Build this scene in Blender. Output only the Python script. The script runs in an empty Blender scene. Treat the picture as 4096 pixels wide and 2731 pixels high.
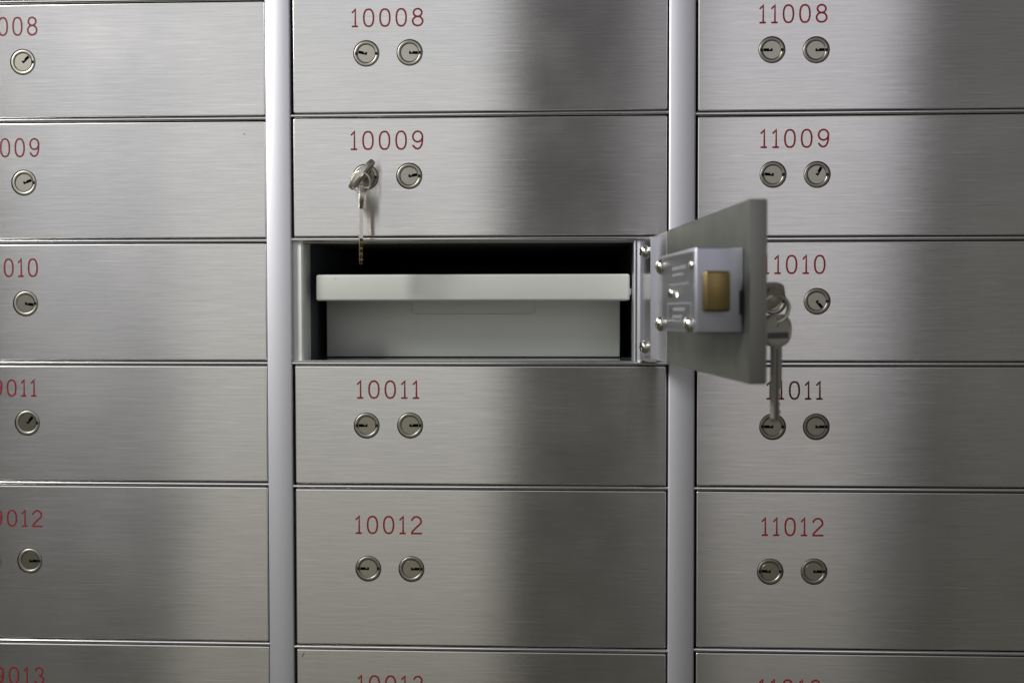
import bpy, bmesh, math, random
from mathutils import Vector, Matrix
from mathutils.geometry import delaunay_2d_cdt
random.seed(7)
R = math.radians
S = 0.001                                   # everything below is written in millimetres
scene = bpy.context.scene
C = scene.collection

# ------------------------------------------------------------------ camera
cd = bpy.data.cameras.new("camera"); cam = bpy.data.objects.new("camera", cd); C.objects.link(cam)
D = 742.6
r_ = Vector((0.99896822, 0.04539887, -0.00120197)); u_ = Vector((-1.03453804e-04, 2.87412475e-02, 9.99586880e-01))
f_ = Vector((-0.04541466, 0.9985554, -0.02871629))
cam.matrix_world = Matrix(((r_.x, u_.x, -f_.x, 0), (r_.y, u_.y, -f_.y, -D*S), (r_.z, u_.z, -f_.z, 0), (0, 0, 0, 1)))
cd.sensor_width = 36; cd.lens = 38.005; cd.clip_start = 0.02; cd.clip_end = 30
cd.dof.use_dof = True; cd.dof.focus_distance = 0.728; cd.dof.aperture_fstop = 9.0
scene.camera = cam

# ------------------------------------------------------------------ world: dim, slightly cool above, warm below
w = bpy.data.worlds.new("World"); scene.world = w; w.use_nodes = True
nt = w.node_tree; bg = nt.nodes["Background"]
tc = nt.nodes.new("ShaderNodeTexCoord"); sx = nt.nodes.new("ShaderNodeSeparateXYZ"); rp = nt.nodes.new("ShaderNodeValToRGB")
nt.links.new(tc.outputs["Generated"], sx.inputs[0])
mr = nt.nodes.new("ShaderNodeMapRange"); mr.inputs["From Min"].default_value = -1; mr.inputs["From Max"].default_value = 1
nt.links.new(sx.outputs["Z"], mr.inputs["Value"]); nt.links.new(mr.outputs[0], rp.inputs[0])
rp.color_ramp.elements[0].position = 0.25; rp.color_ramp.elements[0].color = (0.062, 0.059, 0.042, 1)
rp.color_ramp.elements[1].position = 0.80; rp.color_ramp.elements[1].color = (0.11, 0.11, 0.125, 1)
nt.links.new(rp.outputs[0], bg.inputs["Color"]); bg.inputs["Strength"].default_value = 1.0

# ------------------------------------------------------------------ lamps and added fills (behind the camera)
def area(name, loc, target, sx_, sy_, radiance, col):
    l = bpy.data.lights.new(name, 'AREA'); l.shape = 'RECTANGLE'; l.size = sx_; l.size_y = sy_
    l.energy = radiance*math.pi*sx_*sy_; l.color = col
    o = bpy.data.objects.new(name, l); C.objects.link(o); o.location = loc
    d = (Vector(target)-Vector(loc)).normalized()
    o.rotation_euler = d.to_track_quat('-Z', 'Y').to_euler(); return o
LO = -2.2
area("room_light_left", (-0.885, LO, 0.84), (-0.885, 0, 0.84), 1.43, 1.4, 1.09, (0.925, 0.945, 1.0))
area("added_fill_left_low", (-0.61, LO, -0.46), (-0.61, 0, -0.46), 0.90, 1.15, 0.43, (1.0, 0.99, 0.84))  # added warm fill for the lower left doors, no known source
area("added_fill_middle", (0.29, LO, 0.84), (0.29, 0, 0.84), 0.18, 1.4, 0.44, (0.93, 0.92, 1.0))  # added fill that lifts the right end of the middle column
area("room_light_right", (0.665, LO, 0.84), (0.665, 0, 0.84), 0.55, 1.4, 1.02, (0.925, 0.92, 1.0))
area("added_fill_right_low", (0.60, LO, -0.46), (0.60, 0, -0.46), 0.40, 1.15, 0.27, (1.0, 0.97, 0.88))  # added fill panel, brightens the lower doors on the right
area("added_fill_far_right", (1.42, LO, 0.3), (1.42, 0, 0.3), 0.80, 1.8, 0.085, (1.0, 0.97, 0.92))  # dim fill added to raise the dark right end of the doors
area("ceiling_light", (-2.3, -1.6, 1.7), (0, 0, 0), 0.9, 1.0, 56.0, (1.0, 0.99, 0.96))

vs = scene.view_settings
scene.view_settings.view_transform = 'Standard'; vs.look = 'None'; vs.exposure = 0; vs.gamma = 1
vs.use_curve_mapping = False
scene.cycles.max_bounces = 8; scene.cycles.use_denoising = True

# ------------------------------------------------------------------ materials
def mat(name, col, rough=0.4, metal=1.0, **k):
    m = bpy.data.materials.new(name); m.use_nodes = True; n = m.node_tree.nodes["Principled BSDF"]
    n.inputs["Base Color"].default_value = (*col, 1); n.inputs["Roughness"].default_value = rough
    n.inputs["Metallic"].default_value = metal
    for a, b in k.items(): n.inputs[a].default_value = b
    return m
def N(m, t, **k):
    n = m.node_tree.nodes.new(t)
    for a, b in k.items(): setattr(n, a, b)
    return n
def LK(m, a, b): m.node_tree.links.new(a, b)

def brushed(name, col, rough, aniso, streak=0.10, horizontal=True, bump=0.07, broad=0.35, broad_rough=0.5, haze=0.08, mottle=0.45):
    m = mat(name, col, rough); P = m.node_tree.nodes["Principled BSDF"]
    out = m.node_tree.nodes["Material Output"]
    tcn = N(m, "ShaderNodeTexCoord"); oi = N(m, "ShaderNodeObjectInfo")
    off = N(m, "ShaderNodeVectorMath", operation='SCALE'); cmb = N(m, "ShaderNodeCombineXYZ")
    LK(m, oi.outputs["Random"], cmb.inputs[0]); LK(m, oi.outputs["Random"], cmb.inputs[2])
    LK(m, cmb.outputs[0], off.inputs[0]); off.inputs["Scale"].default_value = 37.0
    add = N(m, "ShaderNodeVectorMath", operation='ADD')
    LK(m, tcn.outputs["Object"], add.inputs[0]); LK(m, off.outputs[0], add.inputs[1])
    def nz(sx, sz, detail):
        mp = N(m, "ShaderNodeMapping"); mp.inputs["Scale"].default_value = (sx, sx, sz) if horizontal else (sz, sx, sx)
        LK(m, add.outputs[0], mp.inputs[0])
        n = N(m, "ShaderNodeTexNoise"); n.inputs["Scale"].default_value = 1; n.inputs["Detail"].default_value = detail
        LK(m, mp.outputs[0], n.inputs[0]); return n
    a = nz(60, 2300, 2.0); b = nz(22, 800, 2.0); c = nz(4, 16, 2.0) if horizontal else nz(30, 45, 4.0)
    mx = N(m, "ShaderNodeMath", operation='ADD'); mx2 = N(m, "ShaderNodeMath", operation='MULTIPLY_ADD')
    LK(m, a.outputs[0], mx.inputs[0]); LK(m, b.outputs[0], mx.inputs[1])
    LK(m, c.outputs[0], mx2.inputs[0]); mx2.inputs[1].default_value = mottle; LK(m, mx.outputs[0], mx2.inputs[2])
    mr = N(m, "ShaderNodeMapRange"); mr.inputs["From Min"].default_value = 0.75; mr.inputs["From Max"].default_value = 1.7
    mr.inputs["To Min"].default_value = 1-streak; mr.inputs["To Max"].default_value = 1+streak
    LK(m, mx2.outputs[0], mr.inputs["Value"])
    # rare bright scratches
    sc = nz(26, 1000, 0.0)
    st = N(m, "ShaderNodeMapRange"); st.inputs["From Min"].default_value = 0.74; st.inputs["From Max"].default_value = 0.84
    st.inputs["To Min"].default_value = 0.0; st.inputs["To Max"].default_value = 0.20
    LK(m, sc.outputs[0], st.inputs["Value"])
    sm = N(m, "ShaderNodeMath", operation='ADD'); LK(m, mr.outputs[0], sm.inputs[0]); LK(m, st.outputs[0], sm.inputs[1])
    cv = N(m, "ShaderNodeVectorMath", operation='SCALE'); cv.inputs[0].default_value = col
    LK(m, sm.outputs[0], cv.inputs["Scale"])
    tg = N(m, "ShaderNodeVectorTransform"); tg.vector_type = 'VECTOR'; tg.convert_from = 'OBJECT'; tg.convert_to = 'WORLD'
    tg.inputs[0].default_value = (0, 0, 1) if horizontal else (1, 0, 0)      # across the brush lines
    pass
    bp = N(m, "ShaderNodeBump"); bp.inputs["Strength"].default_value = bump; bp.inputs["Distance"].default_value = 0.0002
    LK(m, a.outputs[0], bp.inputs["Height"]); m.node_tree.nodes.remove(P)
    # second, broader lobe of the same metal
    G = N(m, "ShaderNodeBsdfAnisotropic"); G.distribution = 'BECKMANN'
    G.inputs["Roughness"].default_value = rough; G.inputs["Anisotropy"].default_value = -aniso
    LK(m, cv.outputs[0], G.inputs["Color"]); LK(m, tg.outputs[0], G.inputs["Tangent"]); LK(m, bp.outputs[0], G.inputs["Normal"])
    Q = N(m, "ShaderNodeBsdfPrincipled"); Q.inputs["Metallic"].default_value = 1; Q.inputs["Roughness"].default_value = broad_rough
    LK(m, cv.outputs[0], Q.inputs["Base Color"])
    ms = N(m, "ShaderNodeMixShader")
    hz = N(m, "ShaderNodeTexNoise"); hz.inputs["Scale"].default_value = 22 if horizontal else 55; hz.inputs["Detail"].default_value = 5
    LK(m, add.outputs[0], hz.inputs[0])
    hm = N(m, "ShaderNodeMapRange"); hm.inputs["From Min"].default_value = 0.42; hm.inputs["From Max"].default_value = 0.72
    hm.inputs["To Min"].default_value = broad; hm.inputs["To Max"].default_value = broad+haze
    LK(m, hz.outputs[0], hm.inputs["Value"]); LK(m, hm.outputs[0], ms.inputs[0])
    LK(m, G.outputs[0], ms.inputs[1]); LK(m, Q.outputs[0], ms.inputs[2]); LK(m, ms.outputs[0], out.inputs["Surface"])
    return m

STEEL = brushed("brushed_steel", (0.60, 0.585, 0.565), 0.24, 0.72, streak=0.13, broad=0.08)
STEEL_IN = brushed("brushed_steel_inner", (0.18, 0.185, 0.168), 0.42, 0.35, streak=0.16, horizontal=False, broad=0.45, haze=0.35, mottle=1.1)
BEVEL = mat("rounded_steel_rim", (0.60, 0.59, 0.57), 0.3)
EDGE = mat("cut_steel_edge", (0.27, 0.26, 0.24), 0.45)
ALU = mat("anodised_aluminium", (0.55, 0.55, 0.582), 0.5)
ALU2 = mat("extruded_aluminium", (0.72, 0.72, 0.76), 0.3)
LEAF = mat("milled_hinge_aluminium", (0.62, 0.62, 0.66), 0.2)
POLISH = mat("polished_rail", (0.80, 0.78, 0.78), 0.16)
NICKEL = mat("nickel", (0.27, 0.257, 0.22), 0.42)
NICKEL2 = mat("nickel_plug", (0.34, 0.325, 0.275), 0.28)
CHROME = mat("bright_screw", (0.75, 0.72, 0.66), 0.14)
DARK = mat("dark_recess", (0.008, 0.008, 0.010), 0.8, 0.0, **{"Specular IOR Level": 0.05})
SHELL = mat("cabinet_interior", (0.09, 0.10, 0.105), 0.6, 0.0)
RED = mat("red_enamel", (0.145, 0.005, 0.009), 0.6, 0.0, **{"Specular IOR Level": 0.25})
PAINT = mat("light_grey_paint", (0.385, 0.397, 0.366), 0.5, 0.0)
JAMB = mat("jamb_paint", (0.80, 0.81, 0.78), 0.5, 0.0)
BRASS = mat("brass", (0.23, 0.17, 0.07), 0.32)
CASTING = mat("zinc_case", (0.40, 0.407, 0.455), 0.38)
LABELM = mat("embossed_label", (0.24, 0.25, 0.265), 0.38)
INK = mat("label_lettering", (0.29, 0.30, 0.32), 0.5, 0.3)
KEYM = mat("key_nickel", (0.70, 0.67, 0.60), 0.3)
SOIL = mat("dark_speck", (0.10, 0.07, 0.05), 0.8, 0.0)
# fine unevenness on painted / cast / anodised metal
for m_, sc_, st_ in ((PAINT, 900, 0.06), (ALU, 700, 0.05), (CASTING, 1200, 0.15), (JAMB, 600, 0.08), (KEYM, 1500, 0.1), (NICKEL2, 500, 0.12), (NICKEL, 500, 0.1)):
    P_ = m_.node_tree.nodes["Principled BSDF"]; n_ = N(m_, "ShaderNodeTexNoise"); n_.inputs["Scale"].default_value = sc_
    t_ = N(m_, "ShaderNodeTexCoord"); LK(m_, t_.outputs["Object"], n_.inputs[0])
    b_ = N(m_, "ShaderNodeBump"); b_.inputs["Strength"].default_value = st_; b_.inputs["Distance"].default_value = 0.0002
    LK(m_, n_.outputs[0], b_.inputs["Height"]); LK(m_, b_.outputs[0], P_.inputs["Normal"])

# ------------------------------------------------------------------ mesh helpers
def link(name, bm, mats, parent=None, M=None, smooth=None, uv=True):
    bmesh.ops.recalc_face_normals(bm, faces=bm.faces) if smooth != 'keep' else None
    me = bpy.data.meshes.new(name)
    if uv:
        L = bm.loops.layers.uv.new("UVMap")
        for f in bm.faces:
            for l in f.loops:
                v = l.vert.co; l[L].uv = (v.x*0.01+v.y*0.0013, v.z*0.01-v.y*0.0007)
    bmesh.ops.scale(bm, vec=(S, S, S), verts=bm.verts)
    bm.to_mesh(me); bm.free()
    for m in (mats if isinstance(mats, (list, tuple)) else [mats]): me.materials.append(m)
    if smooth and smooth != 'keep':
        for p in me.polygons: p.use_smooth = True
        me.set_sharp_from_angle(angle=R(smooth))
        if name in ('door_panel', 'plug'):
            for p in me.polygons: p.use_smooth = abs(p.normal.y) < 0.999
    o = bpy.data.objects.new(name, me); C.objects.link(o)
    if parent: o.parent = parent
    if M is not None: o.matrix_basis = M
    return o
def T(x, y, z): return Matrix.Translation((x*S, y*S, z*S))
def empty(name, x, y, z, label, cat, group=None):
    o = bpy.data.objects.new(name, None); C.objects.link(o); o.location = (x*S, y*S, z*S); o.empty_display_size = 0.01
    o["label"] = label; o["category"] = cat
    if group: o["group"] = group
    return o
def box(bm, x0, x1, y0, y1, z0, z1, bev=0.0, seg=2, mi=0):
    r = bmesh.ops.create_cube(bm, size=1.0); vs = r["verts"]
    for v in vs:
        v.co = Vector((x0+(v.co.x+.5)*(x1-x0), y0+(v.co.y+.5)*(y1-y0), z0+(v.co.z+.5)*(z1-z0)))
    fs = list({f for v in vs for f in v.link_faces}); 
    for f in fs: f.material_index = mi
    if bev:
        es = list({e for v in vs for e in v.link_edges})
        bmesh.ops.bevel(bm, geom=es, offset=bev, segments=seg, profile=0.5, affect='EDGES')
def circle(cx, cz, r, n=48): return [(cx+r*math.cos(2*math.pi*i/n), cz+r*math.sin(2*math.pi*i/n)) for i in range(n)]
def fill_xz(bm, loops, y, mi=0):
    """flat face in the xz plane with holes"""
    vl = [[bm.verts.new((a, y, b)) for a, b in lp] for lp in loops]
    flat = [v for vv in vl for v in vv]
    idx = []; k = 0
    for lp in loops: idx += [(k+i, k+(i+1) % len(lp)) for i in range(len(lp))]; k += len(lp)
    pts = [Vector(p) for lp in loops for p in lp]
    vo, eo, fo, ov, oe, of = delaunay_2d_cdt(pts, idx, [], 0, 1e-6)
    def inside(p, lp):
        c = False; n = len(lp)
        for i in range(n):
            (x1, y1), (x2, y2) = lp[i], lp[(i+1) % n]
            if (y1 > p.y) != (y2 > p.y) and p.x < (x2-x1)*(p.y-y1)/(y2-y1)+x1: c = not c
        return c
    for t in fo:
        cen = sum((vo[i] for i in t), Vector((0, 0)))/3
        if inside(cen, loops[0]) and not any(inside(cen, lp) for lp in loops[1:]):
            try: bm.faces.new([flat[ov[i][0]] for i in t]).material_index = mi
            except (ValueError, IndexError): pass
    return vl
def skirt(bm, vl, pts, y, mi=0):
    """side walls from a vertex loop to a new loop"""
    nv = [bm.verts.new((a, y, b)) for a, b in pts]; n = len(nv)
    for i in range(n):
        f = bm.faces.new((vl[i], vl[(i+1) % n], nv[(i+1) % n], nv[i])); f.material_index = mi
    return nv
def lathe(bm, cx, cz, prof, n=56, mi=0):
    """profile (radius, y) turned round the y axis through (cx, cz)"""
    rings = []
    for r, y in prof:
        rings.append([bm.verts.new((cx, y, cz))] if r < 1e-6 else
                     [bm.verts.new((cx+r*math.cos(2*math.pi*i/n), y, cz+r*math.sin(2*math.pi*i/n))) for i in range(n)])
    for a, b in zip(rings, rings[1:]):
        for i in range(n):
            j = (i+1) % n
            if len(b) == 1: f = bm.faces.new((a[i], a[j], b[0]))
            elif len(a) == 1: f = bm.faces.new((a[0], b[j], b[i]))
            else: f = bm.faces.new((a[i], a[j], b[j], b[i]))
            f.material_index = mi
def tube(bm, pts, r, n=10, closed=False):
    P = [Vector(p) for p in pts]; rings = []
    for i, p in enumerate(P):
        if closed: d = P[(i+1) % len(P)]-P[i-1]
        else: d = P[min(i+1, len(P)-1)]-P[max(i-1, 0)]
        d.normalize(); a = d.orthogonal() if i == 0 else (pa-d*pa.dot(d)); a.normalize(); pa = a; b = d.cross(a)
        rings.append([bm.verts.new(p+(a*math.cos(2*math.pi*k/n)+b*math.sin(2*math.pi*k/n))*r) for k in range(n)])
    m = len(rings)
    for i in range(m if closed else m-1):
        A, B = rings[i], rings[(i+1) % m]
        off = 0
        if closed and i == m-1:
            off = min(range(n), key=lambda o: (A[0].co-B[o].co).length)
        for k in range(n): bm.faces.new((A[k], A[(k+1) % n], B[(k+1+off) % n], B[(k+off) % n]))
    if not closed: bm.faces.new(rings[0]); bm.faces.new(list(reversed(rings[-1])))

# ------------------------------------------------------------------ engraved numbers (single-stroke lettering)
def arc(cx, cy, rx, ry, a0, a1, n=18):
    return [(cx+rx*math.cos(R(a0+(a1-a0)*i/n)), cy+ry*math.sin(R(a0+(a1-a0)*i/n))) for i in range(n+1)]
H = 12.0                                            # cap height of the stroke centre line
def stadium(wd):                                    # the narrow oval of the zero
    return [(wd/2+wd/2*math.copysign(abs(math.cos(t))**0.8, math.cos(t)), H/2+H/2*math.copysign(abs(math.sin(t))**0.9, math.sin(t)))
            for t in [2*math.pi*i/40 for i in range(41)]]
GL = {
 '0': (7.0, [stadium(7.0)]),
 '1': (3.6, [[(0.1, H-2.1), (2.2, H), (2.2, 0)], [(0.1, 0), (3.6, 0)]]),
 '2': (7.0, [arc(3.5, H-3.4, 3.4, 3.4, 165, -20, 18)+[(5.6, 6.3), (3.0, 4.0), (0.4, 1.2), (0.2, 0), (7.0, 0)]]),
 '3': (6.8, [arc(3.3, H-2.9, 2.9, 2.9, 160, -90, 18)+arc(3.3, 3.1, 3.4, 3.1, 90, -160, 22)[1:]]),
 '8': (7.2, [arc(3.6, H-2.75, 3.0, 2.75, 0, 360, 28), arc(3.6, 3.25, 3.6, 3.25, 0, 360, 30)]),
 '9': (7.0, [arc(3.5, H-3.6, 3.4, 3.6, 0, 360, 30), [(6.9, H-3.6), (6.8, 5.0), (6.3, 2.8), (5.3, 1.0), (3.9, 0.1), (2.2, 0.3), (0.8, 1.6), (0.3, 2.3)]]),
}
def number_mesh(bm, s, x0, x1, zb, zt, y, wob=0.0):
    """digits from x0 to x1 (outer edges), baseline zb to zt"""
    sw = 0.64                                           # half stroke width
    gap = 4.75; adv = []; x = 0
    for ch in s: adv.append(x); x += GL[ch][0]+gap
    tot = x-gap
    kx = (x1-x0-2*sw)/tot; kz = (zt-zb-2*sw)/H
    for ch, a in zip(s, adv):
        for pl in GL[ch][1]:
            P = [Vector((x0+sw+(a+px)*kx, zb+sw+pz*kz)) for px, pz in pl]
            closed = (P[0]-P[-1]).length < 0.05
            if closed: P = P[:-1]
            else:                                           # rounded ends
                P[0] = P[0]; P[-1] = P[-1]
            n = len(P); rows = []
            for i, p in enumerate(P):
                if closed: d1 = (P[i]-P[i-1]).normalized(); d2 = (P[(i+1) % n]-P[i]).normalized()
                else:
                    d1 = (P[i]-P[i-1]).normalized() if i else (P[1]-P[0]).normalized()
                    d2 = (P[i+1]-P[i]).normalized() if i < n-1 else d1
                nn = Vector((-(d1.y+d2.y), d1.x+d2.x)); nn.normalize()
                k = min(1/max(nn.dot(Vector((-d1.y, d1.x))), 0.45), 1.9)
                row = []
                for off, yy in ((-1, 0.02), (-0.9, -0.09), (-0.25, -0.03), (0.25, -0.03), (0.9, -0.09), (1, 0.02)):
                    q = p+nn*off*sw*k; row.append(bm.verts.new((q.x, y+yy, q.y)))
                rows.append(row)
            if not closed:
                for e, dd in ((0, -1), (-1, 1)):
                    d = (P[1]-P[0]).normalized() if e == 0 else (P[-1]-P[-2]).normalized()
                    cen = P[e]; k = 6; nn = Vector((-d.y, d.x))
                    ring = [cen+nn*sw*math.cos(math.pi*i/k)+d*dd*sw*math.sin(math.pi*i/k) for i in range(k+1)]
                    bm.faces.new([bm.verts.new((q.x, y-0.05, q.y)) for q in ring])
            for i in range(n if closed else n-1):
                A, B = rows[i], rows[(i+1) % n]
                for k in range(5): bm.faces.new((A[k], A[k+1], B[k+1], B[k]))

# ------------------------------------------------------------------ lock cylinder
def add_lock(parent, x, z, ang, side, M0, y0=0.0):
    """x, z centre of the lock in the parent's frame; ang = direction of the key slot; side = 'l' or 'r'"""
    M = M0 @ T(x, y0, z)
    bm = bmesh.new()
    lathe(bm, 0, 0, [(8.75, 6), (8.75, 0.75), (8.45, 0.38), (8.0, 0.22), (6.8, 0.25), (6.5, 0.42), (6.22, 0.75), (6.2, 3)])
    for a in ((0, 180) if side == 'l' else (0,)):
        ca, sa = math.cos(R(a)), math.sin(R(a))
        nb = len(bm.verts); box(bm, 6.0 if ca > 0 else -7.8, 7.8 if ca > 0 else -6.0, 0.16, 1.2, -1.0, 1.0, mi=1)
    lk = link("lock", bm, [NICKEL, DARK], parent, M, smooth=35)
    # plug with the key slot cut into it
    bm = bmesh.new()
    slot = [(-0.5, -1.0), (5.7, -1.0), (5.7, 1.0), (2.0, 1.0), (1.8, 0.15), (0.9, 0.15), (0.7, 1.0), (-0.5, 1.0)]
    c_, s_ = math.cos(R(ang)), math.sin(R(ang)); fl = -1 if side == 'l' else 1
    slot = [(a*c_-b*fl*s_, a*s_+b*fl*c_) for a, b in slot]
    vl = fill_xz(bm, [circle(0, 0, 5.95, 48), slot], 0.30)
    o1 = skirt(bm, vl[0], circle(0, 0, 6.18, 48), 0.6); skirt(bm, o1, circle(0, 0, 6.18, 48), 3.0)
    bt = skirt(bm, vl[1], slot, 3.2, mi=1); bm.faces.new(bt).material_index = 1
    tilt = Matrix.Rotation(R(random.uniform(-1.6, 1.6)), 4, 'X') @ Matrix.Rotation(R(random.uniform(-1.6, 1.6)), 4, 'Z')
    link("plug", bm, [NICKEL2, DARK], lk, tilt, smooth=30)
    bm = bmesh.new()                                        # dark seam behind the ring
    lathe(bm, 0, 0, [(9.3, 5.0), (0, 5.0)]); link("lock_shaft", bm, DARK, lk)
    return lk

# ------------------------------------------------------------------ door plate
def rrect(x0, x1, z0, z1, r, n=3):
    out = []
    for cx, cz, a in ((x1-r, z1-r, 0), (x0+r, z1-r, 90), (x0+r, z0+r, 180), (x1-r, z0+r, 270)):
        out += [(cx+r*math.cos(R(a+90*i/n)), cz+r*math.sin(R(a+90*i/n))) for i in range(n+1)]
    return out
def door_mesh(bm, x0, x1, z0, z1, yf, yb, holes):
    b = 0.75
    vl = fill_xz(bm, [rrect(x0+b, x1-b, z0+b, z1-b, 0.35)]+[circle(hx, hz, 9.1, 40) for hx, hz in holes], yf)
    cur = vl[0]
    for a in (30, 60, 90):
        ins = b*(1-math.sin(R(a))); cur = skirt(bm, cur, rrect(x0+ins, x1-ins, z0+ins, z1-ins, 0.35+b-ins), yf+b*(1-math.cos(R(a))), mi=1)
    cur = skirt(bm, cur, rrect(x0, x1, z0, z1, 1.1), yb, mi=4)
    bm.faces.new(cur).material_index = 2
    for (hx, hz), v in zip(holes, vl[1:]):
        c1 = skirt(bm, v, circle(hx, hz, 8.98, 40), yf+0.25, mi=1); skirt(bm, c1, circle(hx, hz, 8.98, 40), yb-0.5, mi=3)

COLX = {'09': (-461.0, -204.4), '10': (-184.9, 71.9), '11': (92.7, 349.4)}
RAIL = {'09': [214.8, 132.8, 48.6, -36.4, -121.0, -233.0, -345.0], '10': [220.0, 134.2, 49.2, -36.4, -122.1, -234.7, -347.0],
        '11': [218.0, 133.0, 48.2, -36.6, -122.0, -233.4, -346.0]}
ROWS = ['008', '009', '010', '011', '012', '013']
# measured: left/right edge, baseline, top of each number; two lock centres and their slot directions
NUM = {
 '09008': (-413.3, -364.1, 191.3, 204.6), '09009': (-413.0, -363.7, 107.1, 120.6), '09010': (-411.0, -366.1, 23.6, 36.8),
 '09011': (-410.0, -368.3, -60.3, -47.9), '09012': (-412.5, -365.5, -152.3, -140.1), '09013': (-413.0, -365.5, -264.4, -251.7),
 '10008': (-144.0, -94.1, 194.2, 207.0), '10009': (-145.0, -94.4, 110.2, 123.5), '10010': (-143.0, -98.0, 24.3, 37.3),
 '10011': (-141.7, -98.0, -61.1, -48.2), '10012': (-143.1, -96.3, -155.2, -142.3), '10013': (-142.2, -95.7, -267.0, -254.0),
 '11008': (133.5, 179.2, 193.0, 205.8), '11009': (134.7, 181.0, 109.4, 122.3), '11010': (136.6, 179.0, 24.3, 37.4),
 '11011': (139.7, 177.7, -61.0, -48.2), '11012': (136.8, 178.9, -154.3, -141.4), '11013': (135.5, 178.1, -265.8, -252.8)}
LOCK = {
 '09008': ((-405.0, 173.3, 180), (-375.0, 173.3, 42)), '09009': ((-405.2, 89.5, 180), (-375.3, 89.5, 18)),
 '09010': ((-405.3, 5.2, 180), (-375.4, 5.2, -10)), '09011': ((-405.3, -78.7, 180), (-375.4, -78.7, 48)),
 '09012': ((-405.0, -177.0, 180), (-375.1, -176.4, 0)), '09013': ((-405.0, -290, 180), (-375.1, -290, 0)),
 '10008': ((-133.8, 176.4, 169), (-103.8, 176.7, -2)), '10009': ((-134.6, 91.8, 53), (-104.4, 92.4, 10)),
 '10011': ((-134.8, -79.7, 180), (-104.5, -79.5, 0)), '10012': ((-134.1, -179.4, 180), (-103.9, -179.4, 0)),
 '10013': ((-134.1, -292, 180), (-103.9, -292, 0)),
 '11008': ((142.2, 175.5, 180), (171.8, 175.1, 2)), '11009': ((143.5, 91.7, 176), (173.0, 91.5, 60)),
 '11010': ((144.0, 5.9, 180), (173.5, 5.9, -52)), '11011': ((144.1, -79.5, 180), (173.5, -79.4, 0)),
 '11012': ((143.0, -178.8, 177), (172.7, -178.5, 0)), '11013': ((143.0, -291, 180), (172.7, -291, 0))}
GRP = "numbered steel lockers in the wall cabinet"
# ------------------------------------------------------------------ cabinet frame: uprights, rails, dark inner wall
frame = empty("cabinet_frame", 0, 0, -350, "satin aluminium cabinet frame of uprights and thin rails between the locker doors", "cabinet frame")
def FP(name, bm, m, smooth=None): return link(name, bm, m, frame, T(0, 0, 350), smooth=smooth)
for x0, x1 in ((-480.6, -463.2), (-203.8, -186.35), (73.2, 91.1), (351.0, 368.5)):
    bm = bmesh.new(); w_ = x1-x0
    prof = [(0, 9), (0, -0.4), (0.18, -0.95), (0.7, -1.25)]
    k = 12
    for i in range(k+1):
        t = i/k; prof.append((1.2+(w_-2.4)*t, -1.35-0.75*(1-(2*t-1)**2)))
    prof += [(w_-0.7, -1.25), (w_-0.18, -0.95), (w_, -0.4), (w_, 9)]
    a = [bm.verts.new((x0+px, py, -360)) for px, py in prof]; b = [bm.verts.new((x0+px, py, 330)) for px, py in prof]
    for i in range(len(prof)-1): bm.faces.new((a[i], a[i+1], b[i+1], b[i]))
    bm.faces.new(a); bm.faces.new(b)
    FP("upright", bm, ALU, smooth=25)
for c, zs in RAIL.items():
    xa, xb = {'09': (-463.2, -203.8), '10': (-186.35, 73.2), '11': (91.1, 351.0)}[c]
    for i, z in enumerate(zs):
        if c != '09' and i == 0: z_ = z
        bm = bmesh.new()
        pr = [(-1.3, 6), (-1.3, 0.5)]+[(-1.3*math.cos(R(a)), 0.5-1.3*math.sin(R(a))) for a in range(15, 180, 15)]+[(1.3, 0.5), (1.3, 6)]
        e0 = [bm.verts.new((xa, py, z+pz)) for pz, py in pr]; e1 = [bm.verts.new((xb, py, z+pz)) for pz, py in pr]
        for q in range(len(pr)-1): bm.faces.new((e0[q], e0[q+1], e1[q+1], e1[q]))
        bm.faces.new(e0); bm.faces.new(e1)
        FP("rail", bm, POLISH, smooth=40)
bm = bmesh.new()                                        # dark wall behind the doors, open at the open locker
fill_xz(bm, [[(-480, -360), (368, -360), (368, 330), (-480, 330)], [(-182, -35.0), (53, -35.0), (53, 48.0), (-182, 48.0)]], 9.5)
FP("inner_wall", bm, DARK)

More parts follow.
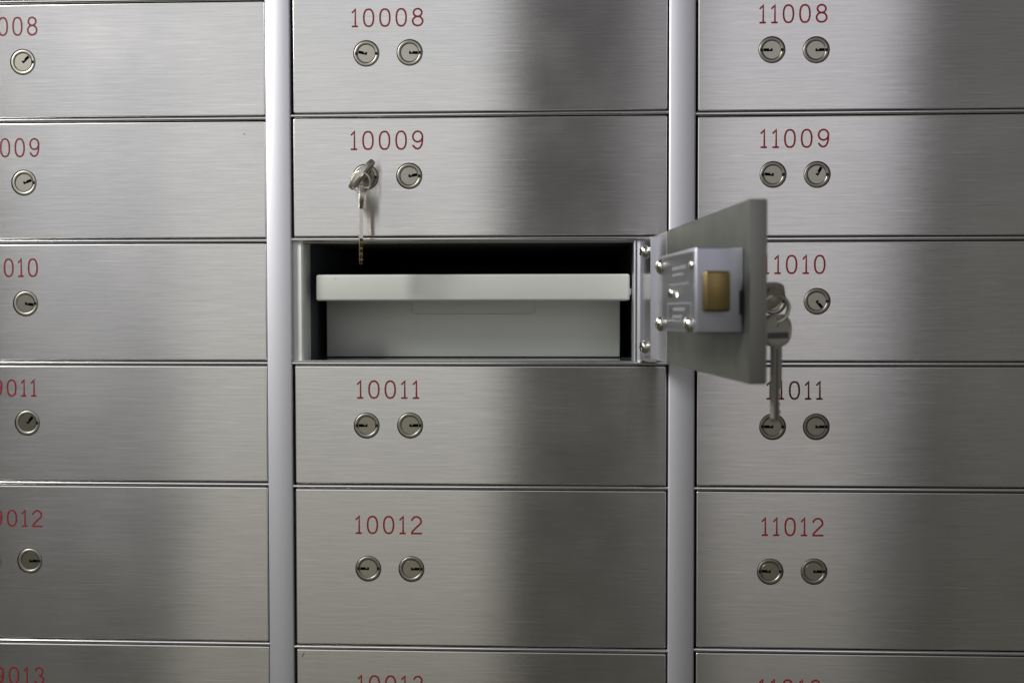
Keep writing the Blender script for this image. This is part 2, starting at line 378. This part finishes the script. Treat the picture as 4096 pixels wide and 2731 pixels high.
WORD = {'008': 'top row', '009': 'second row', '010': 'third row', '011': 'fourth row', '012': 'tall fifth row', '013': 'bottom row cut by the edge'}
SIDE = {'09': 'left column', '10': 'middle column', '11': 'right column'}
EXTRA = {'10009': 'closed brushed steel locker numbered 10009 with keys hanging from its left lock',
         '11010': 'closed brushed steel locker numbered 11010, partly behind the open door and hanging keys',
         '11011': 'closed brushed steel locker numbered 11011, its left lock behind the hanging key tip',
         '10011': 'closed brushed steel locker numbered 10011, directly below the open locker'}
TILT = {'10008': (-0.25, 0), '10009': (0.1, 0), '10011': (-0.1, 0), '10012': (0.12, 0), '11009': (-0.12, 0), '11010': (0.1, 0), '09009': (0.2, 0), '09012': (-0.3, 0)}
for c, (x0, x1) in COLX.items():
    for ri, rw in enumerate(ROWS):
        key = c+rw
        if key == '10010': continue
        zt = RAIL[c][ri]-1.95; zb = RAIL[c][ri+1]+1.95
        cx, cz = (x0+x1)/2, (zt+zb)/2
        lab = EXTRA.get(key, 'closed brushed steel locker numbered %s in the %s, %s' % (key, SIDE[c], WORD[rw]))
        if rw == '012' : lab = 'closed taller brushed steel locker numbered %s in the %s' % (key, SIDE[c])
        if rw == '013' : lab = 'brushed steel locker in the %s cut off by the bottom edge, numbered %s' % (SIDE[c], key)
        L = empty("locker", cx, 0, cz, lab, "locker", GRP)
        L.rotation_euler = (R(random.uniform(-0.08, 0.08)), 0, R(TILT.get(key, (random.uniform(-0.12, 0.12), 0))[0]))
        I = Matrix.Identity(4)
        lk = LOCK[key]; bm = bmesh.new()
        door_mesh(bm, x0-cx, x1-cx, zb-cz, zt-cz, 0, 7.8, [(a-cx, b-cz) for a, b, _ in lk])
        link("door_panel", bm, [STEEL, BEVEL, STEEL_IN, DARK, EDGE], L, I, smooth=25)
        a, b, z0, z1 = NUM[key]; bm = bmesh.new()
        number_mesh(bm, key, a-cx, b-cx, z0-cz, z1-cz, 0.0); link("number", bm, RED, L, I, smooth=40)
        for (lx, lz, an), sd in zip(lk, 'lr'): add_lock(L, lx-cx, lz-cz, an, sd, I)

# ------------------------------------------------------------------ the open locker
zc = 6.4
LKR = empty("locker", -56.5, 0, zc, "open locker with a grey lidded box inside and its door swung out to the right", "locker", GRP)
back = T(56.5, 0, -zc)                                  # children written in world millimetres
TH = 5.3; MD = back @ T(58.2, 0, 0) @ Matrix.Rotation(R(90+TH), 4, 'Z')      # closed-door frame: front is -y, hinge at x=0
def DP(name, bm, m, smooth=None, parent=LKR, M=MD): return link(name, bm, m, parent, M, smooth=smooth)
DZ0, DZ1 = -32.6, 48.7; FY = -7.8
XL = -265.0
l1, l2 = (XL+50.6, 6.4), (XL+80.8, 6.4)
bm = bmesh.new()
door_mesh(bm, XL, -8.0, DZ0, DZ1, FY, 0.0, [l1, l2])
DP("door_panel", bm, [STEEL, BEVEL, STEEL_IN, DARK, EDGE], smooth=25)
bm = bmesh.new(); number_mesh(bm, '10010', XL+41.9, XL+86.9, 24.3, 37.3, FY); DP("number", bm, RED, smooth=40)
add_lock(LKR, l1[0], l1[1], 30, 'l', MD, FY); add_lock(LKR, l2[0], l2[1], 0, 'r', MD, FY)
# hinge: block screwed beside the door plate, and the plain flange on the plate
bm = bmesh.new(); box(bm, -41.3, -0.5, 0.02, 4.6, -33.6, 47.5, 0.25)
DP("hinge_leaf", bm, LEAF)
bm = bmesh.new(); box(bm, -74.0, -40.8, -0.3, 0.35, DZ0+0.5, DZ1-0.5, 0.1); DP("hinge_flange", bm, ALU2)
def screw(name, x, z, y, r, h, Mx, parent, cross=True, ang=20):
    bm = bmesh.new()
    pr = [(r, y), (r, y+h*0.25)]+[(r*math.cos(R(a)), y+h*0.25+h*0.75*math.sin(R(a))) for a in (20, 40, 60, 78)]+[(0, y+h)]
    lathe(bm, x, z, pr, n=24)
    if cross:
        for a in (ang, ang+90):
            n0 = list(bm.verts); box(bm, x-r*0.62, x+r*0.62, y+h*0.86, y+h*1.03, z-r*0.1, z+r*0.1, mi=1)
            nv = [v for v in bm.verts if v not in n0]
            bmesh.ops.rotate(bm, verts=nv, cent=(x, y, z), matrix=Matrix.Rotation(R(a), 3, 'Y'))
    return link(name, bm, [CHROME, DARK], parent, Mx, smooth=40)
for z, a in ((38.5, 30), (-24.3, 10)): screw("screw", -22.0, z, 4.6, 4.3, 3.4, MD, LKR, ang=a)
# lock case on the inner face
bm = bmesh.new(); box(bm, -254.4, -171.8, 0.02, 22.0, -10.6, 28.3, 1.1, 3)
case = DP("lock_case", bm, CASTING, smooth=40)
IM = Matrix.Identity(4)
bm = bmesh.new(); box(bm, -260.0, -250.0, 7.2, 18.9, -0.7, 17.4, 1.2, 3); link("bolt", bm, BRASS, case, IM, smooth=40)
bm = bmesh.new(); box(bm, -254.5, -251.0, 0.9, 1.9, -2.0, 8.8); link("slot", bm, DARK, case, IM)
bm = bmesh.new(); box(bm, -252.0, -178.0, 21.9, 22.18, -9.0, 26.6, 0.1); link("cover_plate", bm, LABELM, case, IM)
bm = bmesh.new()
for a, b in (((-249, -9.2), (-249, 3.2)), ((-249, 3.2), (-191, 3.2)), ((-191, 3.2), (-191, -6.6)), ((-191, -6.6), (-249, -6.6))):
    pass
tube(bm, [(-247.5, 22.2, -5.2), (-247.5, 22.2, 3.2), (-192, 22.2, 3.2), (-192, 22.2, -5.2)], 0.28, 6, closed=True)
random.seed(3)
def blur_text(bm, x0, x1, z, h):                        # worn, unreadable stamped lettering
    x = x0
    while x < x1:
        w_ = random.uniform(1.6, 3.4); box(bm, x, x+w_*0.75, 22.15, 22.28, z-h/2, z+h/2*random.uniform(0.5, 1)); x += w_+1.0
blur_text(bm, -232, -205, 0.6, 1.9); blur_text(bm, -226, -207, -3.0, 1.8)
blur_text(bm, -235, -203, 20.4, 2.0); blur_text(bm, -229, -204, 17.2, 1.4); blur_text(bm, -240, -198, 12.6, 0.8)
link("stamped_lettering", bm, INK, case, IM)
for x, z, a in ((-175.6, 22.6, 20), (-175.6, -7.0, 50), (-246.5, -6.4, 10), (-249.6, 20.4, 0)):
    screw("screw", x, z, 22.1, 4.0 if x > -249 else 2.2, 3.6 if x > -249 else 1.6, IM, case, cross=False)
screw("screw", -203.4, 8.2, 22.1, 2.9, 2.0, IM, case, ang=15)
# compartment behind the opening
def W(name, bm, m, smooth=None): return link(name, bm, m, LKR, back, smooth=smooth)
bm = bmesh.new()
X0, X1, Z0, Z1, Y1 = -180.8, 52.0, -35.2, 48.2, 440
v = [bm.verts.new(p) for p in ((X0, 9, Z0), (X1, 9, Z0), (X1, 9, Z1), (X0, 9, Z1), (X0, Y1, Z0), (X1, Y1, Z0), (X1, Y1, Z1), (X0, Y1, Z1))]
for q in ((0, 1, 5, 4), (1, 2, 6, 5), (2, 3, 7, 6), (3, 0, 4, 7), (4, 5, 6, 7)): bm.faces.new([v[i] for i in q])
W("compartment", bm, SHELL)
bm = bmesh.new(); box(bm, -188.0, -180.4, 2.5, 4.5, -35.2, 48.4, 0.3)
box(bm, -181.2, -179.4, 3.3, 26.0, -35.2, 48.4, 0.6)
W("side_jamb", bm, JAMB, smooth=40)
bm = bmesh.new(); box(bm, -186.9, -185.6, 12.6, 14.5, -35.0, 48.2, 0.3); W("side_jamb", bm, EDGE, smooth=40)
bm = bmesh.new()                                        # rolled edge beside the hinge
pr = [(49.2, 14), (49.2, 2.2), (49.5, 1.0), (50.3, 0.35), (51.2, 0.6), (51.6, 1.3), (52.4, 1.5), (53.2, 0.8), (54.4, 0.3), (55.6, 0.6), (56, 2), (56, 14)]
a = [bm.verts.new((px, py+1.0, -35.0)) for px, py in pr]; b = [bm.verts.new((px, py+1.0, 47.6)) for px, py in pr]
for i in range(len(pr)-1): bm.faces.new((a[i], a[i+1], b[i+1], b[i]))
W("hinge_jamb", bm, ALU2, smooth=60)
bm = bmesh.new(); box(bm, 56.2, 72.6, 3.0, 5.0, -35.0, 47.6, 0.2); W("hinge_plate", bm, EDGE)
bm = bmesh.new(); box(bm, -187.2, 52.0, 1.5, 30.0, -35.1, -34.5, 0.15); W("sill", bm, POLISH)
bm = bmesh.new(); box(bm, -187.2, 52.0, 3.5, 12.0, 46.6, 47.9, 0.3); W("lintel", bm, EDGE)

# ------------------------------------------------------------------ the grey box in the open locker
bx = empty("deposit_box", -63.5, 20, -34.4, "pale grey sheet metal deposit box with overhanging lid inside the open locker", "box")
BM = T(63.5, -20, 34.4)
bm = bmesh.new(); box(bm, -173.8, 43.1, 52.15, 400, -34.2, 24.0, 0.8, 3)
body = link("box_body", bm, PAINT, bx, BM, smooth=40)
bm = bmesh.new()
def rr_path():
    p = [(-110.6, 52.0, 6.8), (-110.6, 52.0, 1.2)]
    p += [(-106.8-3.8*math.cos(R(a)), 52.0, 1.0-3.8*math.sin(R(a))) for a in range(0, 91, 15)]
    p += [(-22.8+3.8*math.sin(R(a)), 52.0, 1.0-3.8*math.cos(R(a))) for a in range(0, 91, 15)]
    return p+[(-19.0, 52.0, 6.8)]
tube(bm, rr_path(), 0.42, 8); link("pressed_panel", bm, PAINT, body, IM, smooth=60)
bm = bmesh.new()
box(bm, -172.0, 47.5, 10, 405, 6.8, 25.2, 1.6, 4)
link("lid", bm, PAINT, bx, BM, smooth=50)
bm = bmesh.new(); box(bm, 47.3, 48.7, 12, 24, 10.6, 15.2, 0.5); link("lid_tab", bm, PAINT, bx, BM, smooth=40)
bm = bmesh.new(); lathe(bm, -158.2, 22.7, [(0.0, 9.75), (0.35, 9.8), (0.55, 10.0)], 10); link("paint_blister", bm, PAINT, bx, BM, smooth=60)

# ------------------------------------------------------------------ keys
BOWM = mat("knurled_key_bow", (0.88, 0.85, 0.77), 0.55)
P_ = BOWM.node_tree.nodes["Principled BSDF"]; wv = N(BOWM, "ShaderNodeTexWave"); wv.wave_type = 'BANDS'; wv.bands_direction = 'DIAGONAL'
wv.inputs["Scale"].default_value = 420; t_ = N(BOWM, "ShaderNodeTexCoord"); LK(BOWM, t_.outputs["Object"], wv.inputs[0])
b_ = N(BOWM, "ShaderNodeBump"); b_.inputs["Strength"].default_value = 0.35; b_.inputs["Distance"].default_value = 0.0002
LK(BOWM, wv.outputs["Color"], b_.inputs["Height"]); LK(BOWM, b_.outputs[0], P_.inputs["Normal"])
def prism(bm, loops, y0, y1, mi=0):
    a = fill_xz(bm, loops, y0, mi); b = fill_xz(bm, loops, y1, mi)
    for p, q in zip(a, b):
        n = len(p)
        for i in range(n): bm.faces.new((p[i], p[(i+1) % n], q[(i+1) % n], q[i])).material_index = mi
def make_key(label, M, cat="key", group="keys at the locker locks"):
    """key in its own xz plane, blade pointing to -z, origin at the ring hole"""
    root = bpy.data.objects.new("key", None); C.objects.link(root); root.empty_display_size = 0.01
    root["label"] = label; root["category"] = cat; root["group"] = group; root.matrix_basis = M
    sup = lambda t, a, b, e: (a*math.copysign(abs(math.cos(t))**e, math.cos(t)), b*math.copysign(abs(math.sin(t))**e, math.sin(t)))
    out = [(px, pz-3.4) for px, pz in (sup(2*math.pi*i/48, 12.4, 8.0, 0.85) for i in range(48))]
    hole = [(2.0*math.cos(2*math.pi*i/20), 0.4+2.6*math.sin(2*math.pi*i/20)) for i in range(20)]
    rim = [(px*0.9, (pz+3.4)*0.86-3.4) for px, pz in out]
    rec = [(-9.6, -7.4), (9.6, -7.4), (9.6, -4.4), (-9.6, -4.4)]
    bm = bmesh.new(); prism(bm, [out, hole], -1.0, 1.0)
    bow = link("bow", bm, BOWM, root, IM, smooth=30)
    bm = bmesh.new(); prism(bm, [out, rim], -1.25, 1.25); link("rim", bm, KEYM, bow, IM, smooth=30)
    bm = bmesh.new(); prism(bm, [rec], -1.12, 1.12); link("name_bar", bm, EDGE, bow, IM)
    teeth = [(3.6, -11.0), (3.6, -31.0), (1.6, -32.6), (1.6, -34.0), (2.7, -35.2), (0.9, -36.8), (0.9, -38.0), (2.4, -39.2), (1.3, -40.4), (1.3, -41.6), (2.7, -43.0), (1.6, -44.4), (1.6, -45.6), (-0.6, -48.0), (-2.0, -48.0), (-3.6, -46.0), (-3.6, -11.0)]
    bm = bmesh.new(); prism(bm, [teeth], -1.1, 1.1); 
    for f in bm.faces:
        c_ = f.calc_center_median()
        if c_.z < -31.5 and c_.x > 0 and abs(c_.y) < 0.5: f.material_index = 1  # worn cuts; their brassy reflection is put into the colour
    bl = link("blade", bm, [KEYM, BRASS], root, IM)
    bm = bmesh.new(); box(bm, -1.7, -0.3, -1.14, 1.14, -47.0, -12.5); link("groove", bm, EDGE, bl, IM)
    return root
def ring(label, cx, cy, cz, r, tr, rot):
    bm = bmesh.new()
    pts = []
    n = 72
    for i in range(n*2+6):                              # a split ring: two close turns
        a = 2*math.pi*i/n; pts.append((r*math.cos(a), (i/(n*2)-0.5)*tr*2.0, r*math.sin(a)))
    tube(bm, pts, tr, 8)
    o = link("key_ring", bm, KEYM, None, T(cx, cy, cz) @ rot, smooth=60)
    o["label"] = label; o["category"] = "key ring"; o["group"] = "split rings joining two keys"; return o
rz, rx, ry = (lambda a: Matrix.Rotation(R(a), 4, 'Z')), (lambda a: Matrix.Rotation(R(a), 4, 'X')), (lambda a: Matrix.Rotation(R(a), 4, 'Y'))
# key standing in the left lock of 10009: blade runs into the wall (+y), bow plane turned 53 degrees
def inserted(Mlock, turn, outd):
    # key frame: -z of key -> +y of lock frame (into the lock)
    return Mlock @ Matrix.Rotation(R(-turn), 4, 'Y') @ T(0, -outd, 0) @ rx(90)
make_key("key standing in the left lock of locker 10009, bow turned edge on", inserted(T(-134.6, 0, 91.8), 50, 17.5))
ring("thin split ring hanging on the key in locker 10009", -134.4, -19.5, 86.2, 6.9, 0.55, rz(-12) @ rx(10))
make_key("key dangling edge on from the split ring of locker 10009, over the open gap", T(-134.4, -19.5, 79.2) @ rz(-90+10.5+3))
# keys on the outer face of the open door
ML = T(58.2, 0, 0) @ rz(90+TH) @ T(l1[0], FY, l1[1])
make_key("key standing in the lock of the open door, half hidden behind the door edge", inserted(ML, -28, 17.5))
ring("thicker split ring beside the open door holding its two keys", 104.0, -212.0, 0.6, 6.6, 0.85, rz(8) @ rx(6))
make_key("key dangling face on beside the open door, tip over the lock of 11011", T(104.3, -212.8, -6.4) @ rz(48))

# ------------------------------------------------------------------ small marks on the doors
def mark(name, m, pts, wd, label, cat):
    bm = bmesh.new(); n = len(pts); L_, R_ = [], []
    for i, (x, z) in enumerate(pts):
        d = (Vector(pts[min(i+1, n-1)])-Vector(pts[max(i-1, 0)])).normalized(); k = wd*math.sin(math.pi*(i+0.35)/(n-0.3))
        L_.append(bm.verts.new((x-d.y*k, -0.05, z+d.x*k))); R_.append(bm.verts.new((x+d.y*k, -0.05, z-d.x*k)))
    for i in range(n-1): bm.faces.new((L_[i], L_[i+1], R_[i+1], R_[i]))
    o = link(name, bm, m); o["label"] = label; o["category"] = cat; return o
mark("scuff_mark", SOIL, [(-179.6, -238.6), (-180.0, -239.8), (-180.7, -241.0), (-181.6, -242.2)], 0.5, "short dark curved scuff in the upper left corner of locker 10013", "scuff mark")
mark("dirt_speck", SOIL, [(-219.6, 122.4), (-219.1, 122.0), (-218.6, 121.7)], 0.35, "tiny dark speck near the right edge of locker 09009", "speck")
mark("paint_fleck", RED, [(70.2, -247.4), (71.0, -247.7), (71.8, -248.0)], 0.7, "tiny red paint fleck on the right edge of locker 10013", "paint fleck")
